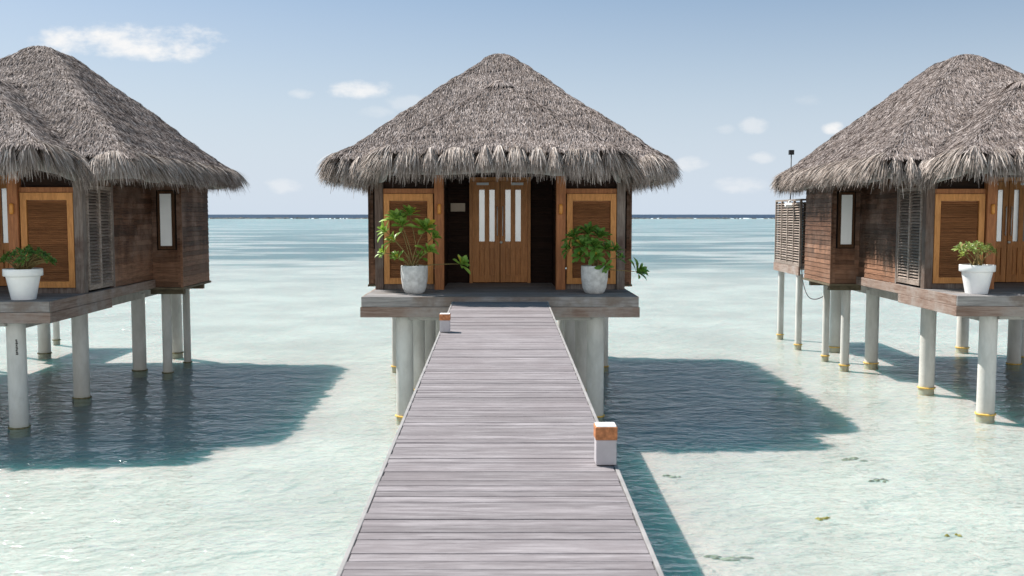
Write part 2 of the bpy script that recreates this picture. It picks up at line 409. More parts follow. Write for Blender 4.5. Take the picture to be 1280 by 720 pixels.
# plank walls ------------------------------------------------------
def clad(g, a, b, z0, z1, nrm, ph=.128, th=.022, core=True):
    """lap siding between plan points a and b, outward normal nrm"""
    a = Vector((*a, 0)); b = Vector((*b, 0)); nv = Vector((*nrm, 0)); L = (b - a).length; d = (b - a) / L
    z = z0
    while z < z1 - .02:
        h = min(ph, z1 - z); t0 = th + random.uniform(0, .006)
        x = 0.0
        while x < L - .02:
            l = min(L - x, random.uniform(1.4, 3.2))
            if L - x - l < .4: l = L - x
            p0 = a + d * (x + .002); p1 = a + d * (x + l - .002)
            vs = [p0 + Vector((0, 0, z)), p1 + Vector((0, 0, z)), p1 + nv * t0 + Vector((0, 0, z + .003)), p0 + nv * t0 + Vector((0, 0, z + .003)),
                  p0 + Vector((0, 0, z + h - .004)), p1 + Vector((0, 0, z + h - .004)), p1 + nv * t0 * .45 + Vector((0, 0, z + h - .004)), p0 + nv * t0 * .45 + Vector((0, 0, z + h - .004))]
            g.add(vs, [(0, 1, 2, 3), (3, 2, 6, 7), (4, 7, 6, 5), (0, 3, 7, 4), (1, 5, 6, 2)])
            x += l
        z += h
    if core:
        vs = [a - nv * .1, b - nv * .1, b - nv * .001, a - nv * .001]
        v2 = [q + Vector((0, 0, z0)) for q in vs] + [q + Vector((0, 0, z1)) for q in vs]
        g.add(v2, [(0, 1, 2, 3), (4, 7, 6, 5), (0, 4, 5, 1), (1, 5, 6, 2), (2, 6, 7, 3), (3, 7, 4, 0)])
WX = 2.72
g = MB()
for s in (-1, 1):
    clad(g, (s * WX, 23.62), (s * WX, 26.5), DZ + .002, 5.75, (s, 0))                       # side wall
    clad(g, (s * 2.74, 26.5), (s * 2.86, 26.5), DZ - .2, 5.2, (0, -1), core=False)
    clad(g, (s * WX, 26.5), (s * 3.46, 26.5), DZ - .2, 3.26, (0, -1))                      # under the slit window
    clad(g, (s * WX, 26.5), (s * 3.46, 26.5), 4.78, 5.2, (0, -1))
    clad(g, (s * 3.36, 26.5), (s * 3.46, 26.5), 3.26, 4.78, (0, -1), core=False)
    clad(g, (s * 3.47, 26.48), (s * 3.47, 29.1), DZ - .2, 5.25, (s, 0))                    # bay side
    g.box(s * 3.44, s * 3.499, 26.47, 26.499, DZ - .205, 5.2)
    clad(g, (s * 2.6, 29.1), (s * 3.46, 29.1), DZ - .2, 5.25, (0, 1))
    clad(g, (s * WX, 29.1), (s * WX, 31.1), DZ, 5.6, (s, 0))
clad(g, (-WX, 31.1), (WX, 31.1), DZ, 5.6, (0, 1))
part(g, 'wall', 'siding')
g = MB()
for s in (-1, 1):
    g = MB(); g.box(s * 2.6, s * 3.52, 26.44, 29.16, DZ - .26, DZ - .207); part(g, 'bay_floor', 'soffit')
    for ya, yb in ((27.0, 27.2), (28.9, 29.08)): g = MB(); g.box(s * 2.5, s * 3.35, ya, yb, DZ - .42, DZ - .263); part(g, 'bay_beam', 'soffit')
# dark entrance recess
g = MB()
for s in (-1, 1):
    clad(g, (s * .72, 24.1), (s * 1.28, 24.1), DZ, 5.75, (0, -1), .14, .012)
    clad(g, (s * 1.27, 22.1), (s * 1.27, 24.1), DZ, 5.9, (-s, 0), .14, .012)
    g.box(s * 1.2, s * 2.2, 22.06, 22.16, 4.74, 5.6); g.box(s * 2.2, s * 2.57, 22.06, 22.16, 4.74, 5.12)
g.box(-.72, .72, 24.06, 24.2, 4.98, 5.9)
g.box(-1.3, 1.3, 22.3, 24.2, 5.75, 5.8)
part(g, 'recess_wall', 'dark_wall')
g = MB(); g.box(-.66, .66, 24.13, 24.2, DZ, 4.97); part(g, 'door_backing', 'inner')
# posts, header, sills
for s in (-1, 1):
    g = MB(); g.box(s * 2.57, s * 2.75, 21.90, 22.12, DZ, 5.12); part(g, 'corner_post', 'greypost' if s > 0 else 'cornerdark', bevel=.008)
    g = MB(); g.box(s * 1.235, s * 1.44, 21.86, 22.10, DZ, 5.95); p = part(g, 'porch_post', 'post', bevel=.008)
    g = MB(); prof = [(0.0, 4.17), (.03, 4.175), (.042, 4.21), (.042, 4.36), (.03, 4.395), (0.0, 4.40)]
    g.lathe(prof, s * 1.33, 21.83, 12, cap=False); part(g, 'wall_lamp', 'amber')
    g = MB(); g.box(s * 1.443, s * 2.567, 21.95, 22.10, 4.625, 4.735); part(g, 'header_beam', 'post', bevel=.006)
    g = MB(); g.box(s * 1.443, s * 2.567, 21.97, 22.10, DZ, 2.635); part(g, 'sill', 'greypost', bevel=.006)
    # front louvred shutter
    x0, x1 = s * 1.47, s * 2.555
    if x0 > x1: x0, x1 = x1, x0
    sh = empty('shutter', (0, 0, 0)); sh.parent = hut
    g = MB(); z0, z1 = 2.638, 4.62; fw = .125
    g.box(x0, x0 + fw, 21.915, 21.975, z0, z1); g.box(x1 - fw, x1, 21.915, 21.975, z0, z1)
    g.box(x0 + fw + .001, x1 - fw - .001, 21.917, 21.973, z1 - .15, z1 - .001); g.box(x0 + fw + .001, x1 - fw - .001, 21.917, 21.973, z0 + .001, z0 + .13)
    part(g, 'frame', 'golden', sh)
    g = MB(); z = z0 + .145
    while z < z1 - .165:
        g.box(x0 + fw + .012, x1 - fw - .012, -.024, .024, -.004, .004, Matrix.Translation((0, 21.958, z)) @ Matrix.Rotation(R(42), 4, 'X')); z += .041
    g.box(x0 + fw, x1 - fw, 21.985, 22.05, z0, z1)
    part(g, 'louvres', 'brownlouvre', sh)
    # side louvred shutter
    sh = empty('shutter', (0, 0, 0)); sh.parent = hut
    g = MB(); y0, y1 = 22.16, 23.58; z0, z1 = DZ + .05, 4.78
    for ya, yb in ((y0, y0 + .07), (y1 - .07, y1), ((y0 + y1) / 2 - .045, (y0 + y1) / 2 + .045)): g.box(s * 2.70, s * 2.765, ya, yb, z0, z1)
    for za, zb in ((z0, z0 + .10), (z1 - .08, z1)):
        g.box(s * 2.703, s * 2.762, y0 + .071, (y0 + y1) / 2 - .046, za, zb); g.box(s * 2.703, s * 2.762, (y0 + y1) / 2 + .046, y1 - .071, za, zb)
    part(g, 'frame', 'greylouvre', sh)
    g = MB()
    for ya, yb in ((y0 + .072, (y0 + y1) / 2 - .047), ((y0 + y1) / 2 + .047, y1 - .072)):
        z = z0 + .13
        while z < z1 - .1:
            g.box(-.038, .038, ya, yb, -.006, .006, Matrix.Translation((s * 2.732, 0, z)) @ Matrix.Rotation(R(s * 38 + random.uniform(-3, 3)), 4, 'Y')); z += .068
    part(g, 'louvres', 'greylouvre', sh)
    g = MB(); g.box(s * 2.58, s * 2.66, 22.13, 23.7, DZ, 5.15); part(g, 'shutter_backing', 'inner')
    g = MB(); g.box(s * 2.66, s * 2.76, 22.14, 23.6, 4.785, 4.88); g.box(s * 2.66, s * 2.72, 22.14, 23.6, 4.88, 5.15); part(g, 'header_beam', 'siding')
    g = MB(); g.box(s * 2.70, s * 2.775, 23.585, 23.66, DZ, 5.4); part(g, 'trim_strip', 'greypost')
    # slit window of the bay
    w_ = empty('window', (0, 0, 0)); w_.parent = hut
    g = MB(); xa, xb = 2.90, 3.32
    g.box(s * xa, s * (xa + .06), 26.44, 26.50, 3.28, 4.76); g.box(s * (xb - .07), s * xb, 26.44, 26.50, 3.28, 4.76)
    g.box(s * (xa + .061), s * (xb - .071), 26.442, 26.498, 3.28, 3.37); g.box(s * (xa + .061), s * (xb - .071), 26.442, 26.498, 4.69, 4.76)
    part(g, 'frame', 'framedark', w_)
    g = MB(); g.box(s * (xa + .06), s * (xb - .07), 26.452, 26.47, 3.36, 4.70); part(g, 'pane', 'blind', w_)
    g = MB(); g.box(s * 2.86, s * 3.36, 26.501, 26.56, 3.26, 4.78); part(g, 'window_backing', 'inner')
# door
g = MB()
for s in (-1, 1): g.box(s * .665, s * .735, 23.98, 24.09, DZ, 4.97)
g.box(-.735, .735, 23.985, 24.085, 4.971, 5.06); part(g, 'door_frame', 'doorwood')
for s in (-1, 1):
    d = empty('door', (0, 0, 0)); d.parent = hut
    def bx(g, xa, xb, z0, z1, yf=24.0, yb=24.05): g.box(s * xa, s * xb, yf, yb, z0, z1)
    g = MB(); z0, z1 = DZ + .02, 4.965
    zt = 4.76; zb = 3.52; pw = .125
    cols = [(.008, .13), (.255, .37), (.50, .662)]
    for xa, xb in cols: bx(g, xa, xb, z0, z1)
    for (xa, xb) in ((.131, .254), (.371, .499)):
        bx(g, xa, xb, zt, z1 - .001, 24.001, 24.049); bx(g, xa, xb, 3.36, zb, 24.001, 24.049); bx(g, xa, xb, z0 + .001, DZ + .19, 24.001, 24.049)
        bx(g, xa + .002, xb - .002, DZ + .185, 3.365, 24.034, 24.044)
        bx(g, xa + .022, xb - .022, DZ + .215, 3.335, 24.012, 24.033)
    part(g, 'door_leaf', 'doorwood', d, .003)
    for (xa, xb) in ((.131, .254), (.371, .499)):
        g = MB(); bx(g, xa - .002, xb + .002, zb - .002, zt + .002, 24.025, 24.035); part(g, 'glass_pane', 'glass', d)
    g = MB(); x = s * .065
    g.tube([(x, 23.95, 3.66), (x, 23.95, 4.36)], .013); g.tube([(x, 24.0, 3.72), (x, 23.95, 3.72)], .009); g.tube([(x, 24.0, 4.30), (x, 23.95, 4.30)], .009)
    part(g, 'handle', 'steel', d)
    g = MB(); bx(g, .27, .56, 4.87, 4.93, 23.975, 23.999); part(g, 'vent_strip', 'whitepaint', d)
    if s > 0:
        g = MB(); g.tube([(.03, 24.0, 3.5), (.03, 23.94, 3.5)], .034, .03, 14); part(g, 'knob', 'steel', d)
g = MB(); g.box(-1.19, -.84, 24.06, 24.085, 4.24, 4.44); part(g, 'name_plaque', 'plaque', bevel=.004)
# balcony and its louvred screen
g = MB(); y = 31.14
while y < 34.35: g.box(-3.05, -1.5, y, y + .134, DZ - .045, DZ - .005); y += .14
part(g, 'balcony_deck', 'decktop')
g = MB(); g.box(-3.14, -3.08, 31.12, 34.4, DZ - .27, DZ - .0); g.box(-3.14, -1.5, 34.40, 34.45, DZ - .27, DZ); part(g, 'fascia_board', 'fasciabrown')
sc_ = empty('screen', (0, 0, 0)); sc_.parent = hut
g = MB(); g2 = MB(); z0, z1 = DZ + .01, 4.66
ys = [31.14 + i * (34.36 - 31.14) / 4 for i in range(5)]
for yy_ in ys: g.box(-3.13, -3.06, yy_ - .035, yy_ + .035, z0, z1)
for i in range(4):
    for za, zb in ((z0, z0 + .07), (z1 - .06, z1)): g.box(-3.127, -3.063, ys[i] + .036, ys[i + 1] - .036, za, zb)
    z = z0 + .1
    while z < z1 - .08:
        g2.box(-.036, .036, ys[i] + .037, ys[i + 1] - .037, -.005, .005, Matrix.Translation((-3.095, 0, z)) @ Matrix.Rotation(R(-38 + random.uniform(-4, 4)), 4, 'Y')); z += .082
for xx in (-2.42, -2.73): g.box(xx - .03, xx + .03, 31.11, 31.17, z0, z1)
for xa, xb in ((-3.059, -2.761), (-2.699, -2.451)):
    for za, zb in ((z0, z0 + .07), (z1 - .06, z1)): g.box(xa, xb, 31.112, 31.168, za, zb)
    z = z0 + .1
    while z < z1 - .08: g2.box(xa, xb, -.036, .036, -.005, .005, Matrix.Translation((0, 31.14, z)) @ Matrix.Rotation(R(40), 4, 'X')); z += .082
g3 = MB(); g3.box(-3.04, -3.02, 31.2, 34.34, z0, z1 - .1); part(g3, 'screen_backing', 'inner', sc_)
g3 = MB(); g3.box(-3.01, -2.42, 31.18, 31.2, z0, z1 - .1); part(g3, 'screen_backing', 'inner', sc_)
part(g, 'frame', 'greylouvre', sc_); part(g2, 'louvres', 'greylouvre', sc_)

# ---- roof --------------------------------------------------------
ZB, ZP = HC + 1.24, HC + 1.30
ZA, ZPA = HC + 4.42, HC + 3.16
MXH, MF, MBK = 3.72, 22.05, 31.5
PXH, PF = 2.5, 20.55
def smin(a, b, k):
    h = np.clip(.5 + .5 * (b - a) / k, 0, 1); return b + (a - b) * h - k * h * (1 - h)
def Rz(x, y):
    x = np.asarray(x, float); y = np.asarray(y, float); ax = np.sqrt(x * x + .02)
    zf = ZB + (ZA - ZB) / (26.8 - MF) * (y - MF); zs = ZB + (ZA - ZB) / MXH * (MXH - ax); zr = ZB + (ZA - ZB) / (MBK - 28.1) * (MBK - y)
    main = smin(smin(zf, zr, .4), zs, .26)
    main = smin(main, np.full_like(main, ZA - .12), .22)
    pf = ZP + (ZPA - ZP) / (23.55 - PF) * (y - PF); ps = ZP + (ZPA - ZP) / PXH * (PXH - ax)
    por = smin(pf, ps, .16)
    por = np.where(y > 25.2, -9, por)
    return -smin(-main, -por, .05) + .03 * np.sin(x * 2.1 + y * 1.3) * np.sin(y * 1.9 - x * .7)
ctrl = [(-PXH, PF), (PXH, PF), (PXH + .08, MF - .02), (MXH, MF), (MXH, MBK), (-MXH, MBK), (-MXH, MF), (-PXH - .08, MF - .02)]
pts = []
for i in range(len(ctrl)):
    a = np.array(ctrl[i]); b = np.array(ctrl[(i + 1) % len(ctrl)]); n = max(2, int(np.linalg.norm(b - a) / .25))
    for k in range(n): pts.append(a + (b - a) * k / n)
pts = np.array(pts)
for _ in range(4):                                     # soften the corners
    pts = .25 * np.roll(pts, 1, 0) + .5 * pts + .25 * np.roll(pts, -1, 0)
seg = np.linalg.norm(np.roll(pts, -1, 0) - pts, axis=1); cum = np.concatenate([[0], np.cumsum(seg)]); PER = cum[-1]
def outline(sv):
    sv = np.mod(sv, PER); i = np.clip(np.searchsorted(cum, sv, side='right') - 1, 0, len(pts) - 1)
    f = ((sv - cum[i]) / seg[i])[:, None]; return pts[i] * (1 - f) + pts[(i + 1) % len(pts)] * f
def outnormal(sv):
    d = outline(sv + .18) - outline(sv - .18); d /= np.linalg.norm(d, axis=1)[:, None]
    return np.stack([d[:, 1], -d[:, 0]], 1)
Rz0 = Rz
def Rz(x, y):
    z = Rz0(x, y)                     # courses of thatch make faint steps down the slope
    q = np.mod(z / .34 + .12 * np.sin(np.asarray(x) * 1.9 + np.asarray(y) * 1.1) + .1 * np.sin(np.asarray(x) * 4.3 - np.asarray(y) * 3.1), 1.0)
    return z + .034 * (np.clip((1 - q) / .85, 0, 1) - .5)
def inside(x, y): return ((np.abs(x) < MXH - .02) & (y > MF + .02) & (y < MBK - .02)) | ((np.abs(x) < PXH - .02) & (y > PF + .02) & (y < MF + .3))

def np_mesh(name, V, F, material, parent, smooth=False):
    me = bpy.data.meshes.new(name)
    me.vertices.add(len(V)); me.vertices.foreach_set('co', (V - np.array(OFF)).astype(np.float32).ravel())
    me.loops.add(F.size); me.loops.foreach_set('vertex_index', F.astype(np.int32).ravel())
    me.polygons.add(len(F)); me.polygons.foreach_set('loop_start', np.arange(0, F.size, 4, dtype=np.int32))
    me.polygons.foreach_set('loop_total', np.full(len(F), 4, dtype=np.int32))
    me.update(calc_edges=True); me.materials.append(material)
    o = bpy.data.objects.new(name, me); COL.objects.link(o); o.parent = parent; return o
def strips(ctr, side, wid):
    """ctr: list of (N,3) centre points along blades, side (N,3), wid list of widths"""
    N = len(side); rows = len(ctr); V = np.zeros((N, rows, 2, 3))
    for r in range(rows):
        V[:, r, 0] = ctr[r] - side * (wid[r] / 2)[:, None]; V[:, r, 1] = ctr[r] + side * (wid[r] / 2)[:, None]
    base = (np.arange(N) * rows * 2)[:, None, None]
    q = np.array([[r * 2, r * 2 + 1, r * 2 + 3, r * 2 + 2] for r in range(rows - 1)])[None]
    return V.reshape(-1, 3), (base + q).reshape(-1, 4)

roof = empty('roof', (0, 0, 0)); roof.parent = hut
# underlay: solid, .22 m thick
C0 = np.array([0, 26.6]); NA, NR = 220, 30
sv = np.linspace(0, PER, NA, endpoint=False); op = outline(sv)
tt = np.linspace(0.002, 1, NR)
top = C0 + (op - C0)[None] * tt[:, None, None]; zt_ = Rz(top[..., 0], top[..., 1]) - .03
Vt = np.concatenate([top, zt_[..., None]], 2); Vb = Vt.copy(); Vb[..., 2] -= .24
V = np.concatenate([Vt.reshape(-1, 3), Vb.reshape(-1, 3)]); F = []
idx = lambda r, k, b=0: b * NA * NR + r * NA + k % NA
for r in range(NR - 1):
    for k in range(NA):
        F.append((idx(r, k), idx(r + 1, k), idx(r + 1, k + 1), idx(r, k + 1)))
        F.append((idx(r, k, 1), idx(r, k + 1, 1), idx(r + 1, k + 1, 1), idx(r + 1, k, 1)))
for k in range(NA): F.append((idx(NR - 1, k), idx(NR - 1, k, 1), idx(NR - 1, k + 1, 1), idx(NR - 1, k + 1)))
np_mesh('underlay', V, np.array(F), M['thatchbase'], roof)
# thatch blades
NB = 200000
x = rng.uniform(-MXH, MXH, NB * 2); y = rng.uniform(PF, MBK, NB * 2); ok = inside(x, y); x = x[ok][:NB]; y = y[ok][:NB]
# front half (seen) gets more blades
keep = (y < 28.5) | (rng.random(len(x)) < .6); x = x[keep]; y = y[keep]
N = len(x); e = .05
gx = (Rz(x + e, y) - Rz(x - e, y)) / (2 * e); gy = (Rz(x, y + e) - Rz(x, y - e)) / (2 * e); gl_ = np.sqrt(gx ** 2 + gy ** 2) + 1e-6
dx, dy = -gx / gl_, -gy / gl_
ang = rng.normal(0, .17, N); ca, sa = np.cos(ang), np.sin(ang); dx, dy = dx * ca - dy * sa, dx * sa + dy * ca
edge = np.minimum.reduce([np.maximum(MXH - np.abs(x), 0), np.where(np.abs(x) < PXH, y - PF, y - MF), MBK - y])
# tips of one course end together
course = np.mod(Rz(x, y) + .05 * np.sin(x * 1.7 + y * 1.3) + rng.normal(0, .035, N), .17)
hl = rng.uniform(.12, .27, N); wd = rng.uniform(.007, .017, N)
lift = np.abs(rng.normal(.010, .010, N)) + (course < .03) * .008
def surf_pt(f, l): 
    xx = x + dx * hl * f; yy2 = y + dy * hl * f
    return np.stack([xx, yy2, Rz(xx, yy2) + l + .055 * np.clip(1 - edge / .5, 0, 1)], 1)
ctr = [surf_pt(0, -.02 + 0 * lift), surf_pt(.55, lift * .8 + .008), surf_pt(1.0, lift * rng.uniform(.4, 1.3, N))]
nrm_ = np.stack([-gx, -gy, np.ones(N)], 1); nrm_ /= np.linalg.norm(nrm_, axis=1)[:, None]
dd = ctr[2] - ctr[0]; dd /= np.linalg.norm(dd, axis=1)[:, None]
side = np.cross(dd, nrm_); tw = rng.normal(0, .45, N)[:, None]
side = side * np.cos(tw) + nrm_ * np.sin(tw)
V1, F1 = strips(ctr, side, [wd * .8, wd, wd * .3])
# tuft at the porch peak and the main peak
np_mesh('thatch', V1, F1, M['thatch'], roof)
# fringe
def fringe(N, inset, zoff, Lmu, outm, seed):
    r = np.random.default_rng(seed)
    s = r.uniform(0, PER, N); bw = PER / round(PER / .43); sw_ = s + .13 * np.sin(s * 2.3) + .09 * np.sin(s * 5.1 + 1); bi = np.floor(sw_ / bw); b = (sw_ / bw - bi) * 2 - 1
    br = np.random.default_rng(5).uniform(-1, 1, 400)[bi.astype(int) % 400]
    br2 = np.random.default_rng(6).uniform(-1, 1, 400)[bi.astype(int) % 400]
    sroot = s - b * bw * .20
    p = outline(sroot); n = outnormal(s); puff = (1 - b ** 2)
    p = p - n * inset
    z0 = Rz(p[:, 0], p[:, 1]) + zoff + .055 * puff - .03 * (1 - puff)
    L = np.clip(r.normal(Lmu, .085, N), .25, 1.05) * (1 + .10 * br); out_ = outm * (1 + .22 * br2) * r.uniform(.65, 1.25, N)
    tx, ty = -n[:, 1], n[:, 0]; sw = r.normal(0, .05, N) + b * .02
    ctr = []
    for f in (0, .22, .55, 1.0):
        o_ = out_ * (1 - (1 - f) ** 1.35) + .05 * puff * math.sin(math.pi * min(1, f * 1.6))
        dn = L * (.62 * f + .38 * f ** 1.6) 
        ctr.append(np.stack([p[:, 0] + n[:, 0] * o_ + tx * sw * f * 1.3, p[:, 1] + n[:, 1] * o_ + ty * sw * f * 1.3, z0 - dn], 1))
    tw = r.normal(0, .6, N); c, s_ = np.cos(tw), np.sin(tw)
    side = np.stack([tx * c + n[:, 0] * s_, ty * c + n[:, 1] * s_, 0 * tx], 1)
    w_ = r.uniform(.008, .022, N)
    return strips(ctr, side, [w_ * .8, w_, w_ * .9, w_ * .25])
Vs, Fs, base = [], [], 0
for (N_, ins, zo, Lm, om, sd) in ((9500, .08, -.03, .46, .44, 1), (8500, .10, -.07, .51, .35, 2), (6500, .12, -.12, .50, .22, 3), (6500, .07, -.01, .34, .40, 4)):
    v, f = fringe(N_, ins, zo, Lm, om, sd); Vs.append(v); Fs.append(f + base); base += len(v)
np_mesh('fringe', np.concatenate(Vs), np.concatenate(Fs), M['fringe'], roof)
# eave board behind the fringe
g = MB(); op2 = outline(np.linspace(0, PER, 160, endpoint=False)); nn = outnormal(np.linspace(0, PER, 160, endpoint=False))
q0 = op2 - nn * .10; q1 = op2 - nn * .14; zz = Rz(op2[:, 0], op2[:, 1])
vs = []
for k in range(160):
    for (q, dz) in ((q0, -.28), (q0, -.48), (q1, -.48), (q1, -.28)): vs.append((q[k, 0], q[k, 1], zz[k] + dz))
g.add(vs, [(k * 4 + j, k * 4 + (j + 1) % 4, ((k + 1) % 160) * 4 + (j + 1) % 4, ((k + 1) % 160) * 4 + j) for k in range(160) for j in range(4)])
part(g, 'eave_board', 'eave')
# ridge tuft at the porch peak
N = 420; a = rng.uniform(0, 2 * math.pi, N); rr = rng.uniform(0, .12, N)
px_, py_ = .0 + rr * np.cos(a), 23.5 + rr * np.sin(a); L = rng.uniform(.2, .42, N)
ux, uy = np.cos(a), np.sin(a); zz0 = Rz(px_, py_) + .09
ctr = [np.stack([px_, py_, zz0], 1), np.stack([px_ + ux * L * .6, py_ + uy * L * .6, Rz(px_ + ux * L * .6, py_ + uy * L * .6) + .09], 1), np.stack([px_ + ux * L, py_ + uy * L, Rz(px_ + ux * L, py_ + uy * L) + .05], 1)]
wd = rng.uniform(.012, .03, N); v, f = strips(ctr, np.stack([-uy, ux, 0 * ux], 1), [wd, wd, wd * .3])
np_mesh('ridge_tuft', v, f, M['thatch'], roof)

# three huts
olive = plain('olive_collar', (.17, .15, .08), .8, .2, .3, 20)
huts = [(hut, 0.0, 0.0, 0.0), (None, -11.58, -1.2, 1.8), (None, 12.35, .1, -2.2)]
labels = ['thatched wooden hut on piles at the end of the jetty with grey pots',
          'thatched hut cut by the left picture edge, its side wall in shade',
          'thatched hut at the right edge with sunlit side wall and louvred balcony screen']
for i, (h_, X, dy_, rz) in enumerate(huts):
    o_ = h_ or copy_tree(hut)
    o_.location = (X, YO + dy_, 0); o_.rotation_euler = (0, 0, R(rz))
    if i == 1:
        for p in o_.children:
            for q in p.children:
                if q.name.startswith('collar'): q.material_slots[0].link = 'OBJECT'; q.material_slots[0].material = olive
    tag(o_, labels[i], 'hut', 'thatched huts standing over the lagoon')

pm = [p for p in COL.objects if p.name.startswith('pile') and p.parent and abs(p.parent.location.x + 11.58) < .01]
pm = min(pm, key=lambda p: (Vector(p.bound_box[0]) - Vector((2.0, -5.6, 0))).length)      # front pile of the left hut carries a dark stencil
g = MB()
for k in range(9): g.box(2.03 + .004 * (k % 2), 2.065 - .005 * (k % 3), 20.42 - .173, 20.42 - .145, 1.46 + k * .034, 1.484 + k * .034)
g.build('stencil_mark', M['black'], pm, OFF)
# ------------------------------------------------------------------ jetty
JW = .965
def jz(y): return HC - 1.752 + .0263 * (y - 20)
jt = empty('jetty', (0, 12, 0)); JO = (0, 12, 0)
g = MB(); y = 2.2; k = 0
while y < 19.96:
    wdt = min(random.choice((.122, .122, .124)), 19.968 - y)
    z = jz(y) + random.uniform(-.003, .003); a = R(random.uniform(-.12, .12)); ex = random.uniform(-.006, .006)
    g.box(-JW + .03, JW - .03, 0, wdt, -.035, 0, Matrix.Translation((ex, y, z)) @ Matrix.Rotation(.0263, 4, 'X') @ Matrix.Rotation(a * .3, 4, 'Z'))
    y += wdt + random.uniform(.005, .009)
g.build('decking', M['jetty'], jt, JO, .004)
for s in (-1, 1):
    g = MB(); y0, y1 = 2.0, 19.97
    xa, xb = s * (JW - .026), s * (JW + .004)
    vs = [(xa, y0, jz(y0) - .22), (xb, y0, jz(y0) - .22), (xb, y1, jz(y1) - .22), (xa, y1, jz(y1) - .22), (xa, y0, jz(y0) + .004), (xb, y0, jz(y0) + .004), (xb, y1, jz(y1) + .004), (xa, y1, jz(y1) + .004)]
    g.add(vs, [(0, 3, 2, 1), (4, 5, 6, 7), (0, 1, 5, 4), (1, 2, 6, 5), (2, 3, 7, 6), (3, 0, 4, 7)])
    g.build('edge_beam', M['jettyedge'], jt, JO, .004)
    g = MB()
    for x_ in (.45,): g.add([(s * x_ - .05, 2.0, jz(2) - .28), (s * x_ + .05, 2.0, jz(2) - .28), (s * x_ + .05, 19.9, jz(19.9) - .28), (s * x_ - .05, 19.9, jz(19.9) - .28),
                     (s * x_ - .05, 2.0, jz(2) - .04), (s * x_ + .05, 2.0, jz(2) - .04), (s * x_ + .05, 19.9, jz(19.9) - .04), (s * x_ - .05, 19.9, jz(19.9) - .04)],
                    [(0, 3, 2, 1), (4, 5, 6, 7), (0, 1, 5, 4), (1, 2, 6, 5), (2, 3, 7, 6), (3, 0, 4, 7)])
    g.build('joist', M['concrete_beam'], jt, JO)
    for y in (5, 10, 15):
        g = MB(); g.lathe([(.13, BED - .1), (.13, jz(y) - .28)], s * .55, y, 20); g.build('pile', M['pile'], jt, JO)
tag(jt, 'weathered grey plank jetty leading straight to the middle hut', 'jetty')
def bollard(x, y, wd, ht, label):
    b_ = empty('bollard', (x, y, jz(y))); O = (x, y, jz(y)); z0 = jz(y) + .004; q = wd / 2
    g = MB(); g.box(x - q, x + q, y - q, y + q, z0, z0 + ht * .64); g.build('post', M['bollardside'], b_, O, .005)
    g = MB(); g.box(x - q - .006, x + q + .006, y - q - .006, y + q + .006, z0 + ht * .641, z0 + ht * .972); g.build('band', M['rust'], b_, O, .006)
    g = MB(); g.box(x - q + .002, x + q - .002, y - q + .002, y + q - .002, z0 + ht * .973, z0 + ht); g.build('cap', M['whitepaint'], b_, O, .006)
    tag(b_, label, 'bollard', 'low bollards along the jetty edge')
bollard(-.875, 15.75, .16, .29, 'small square bollard with brown band on left jetty edge near the hut')
bollard(.875, 8.15, .168, .325, 'large square bollard with rusty brown band on the right jetty edge nearest')

# ------------------------------------------------------------------ plants
def leaf(g, base, d, up, L, W, droop):
    d = d.normalized(); sd = d.cross(up).normalized(); up2 = sd.cross(d)
    prof = ((0, .08), (.3, .55), (.62, 1.0), (.85, .78), (1.0, .12)); vs = []
    for f, wv in prof:
        c = base + d * (L * f) + up2 * (L * (.22 * f - droop * f * f))
        w2 = W * wv / 2
        vs += [c - sd * w2 + up2 * w2 * .35, c, c + sd * w2 + up2 * w2 * .35]
    fs = []
    for i in range(4): fs += [(i * 3, i * 3 + 1, i * 3 + 4, i * 3 + 3), (i * 3 + 1, i * 3 + 2, i * 3 + 5, i * 3 + 4)]
    g.add(vs, fs, True)
def rosette(g, c, n, L, W, axis=(0, 0, 1), spread=(10, 80), droop=.35):
    ax = Vector(axis).normalized(); a0 = ax.orthogonal().normalized(); b0 = ax.cross(a0); ph = random.uniform(0, 6)
    for k in range(n):
        a = ph + k * 2.39996; el = R(spread[0] + (spread[1] - spread[0]) * (k / n)) 
        out_ = a0 * math.cos(a) + b0 * math.sin(a)
        d = out_ * math.sin(el) + ax * math.cos(el); up = ax * math.sin(el) - out_ * math.cos(el)
        l = L * random.uniform(.7, 1.1) * (.55 + .45 * k / n)
        leaf(g, Vector(c) + d * .01 - ax * (.04 * k / n), d, up, l, W * random.uniform(.8, 1.1) * l / L, droop * random.uniform(.6, 1.5))
def curve(p0, p1, bulge, n=7):
    p0, p1 = Vector(p0), Vector(p1); return [p0.lerp(p1, i / n) + Vector(bulge) * (4 * (i / n) * (1 - i / n)) for i in range(n + 1)]
def pot_round(root, x, y, r, h, m_, O):
    z = DZ + .003
    g = MB(); prof = [(r * .60, z), (r * .74, z + h * .06), (r * .88, z + h * .22), (r * .965, z + h * .5), (r, z + h * .8), (r * .985, z + h * .985), (r * .96, z + h), (r * .90, z + h), (r * .885, z + h * .97), (r * .88, z + h * .86)]
    g.lathe(prof, x, y, 40); g.build('pot', m_, root, O)
    g = MB(); g.lathe([(r * .879, z + h * .86), (.01, z + h * .90)], x, y, 20); g.build('soil', M['soil'], root, O)
def pot_rim(root, x, y, r, h, m_, O):
    z = DZ + .003
    g = MB(); prof = [(r * .62, z), (r * .86, z + h * .74), (r * .868, z + h * .76), (r * .97, z + h * .765), (r, z + h * .78), (r * 1.0, z + h * .985), (r * .985, z + h), (r * .91, z + h), (r * .90, z + h * .98), (r * .87, z + h * .86)]
    g.lathe(prof, x, y, 40); g.build('pot', m_, root, O)
    g = MB(); g.lathe([(r * .868, z + h * .86), (.01, z + h * .90)], x, y, 20); g.build('soil', M['soil'], root, O)
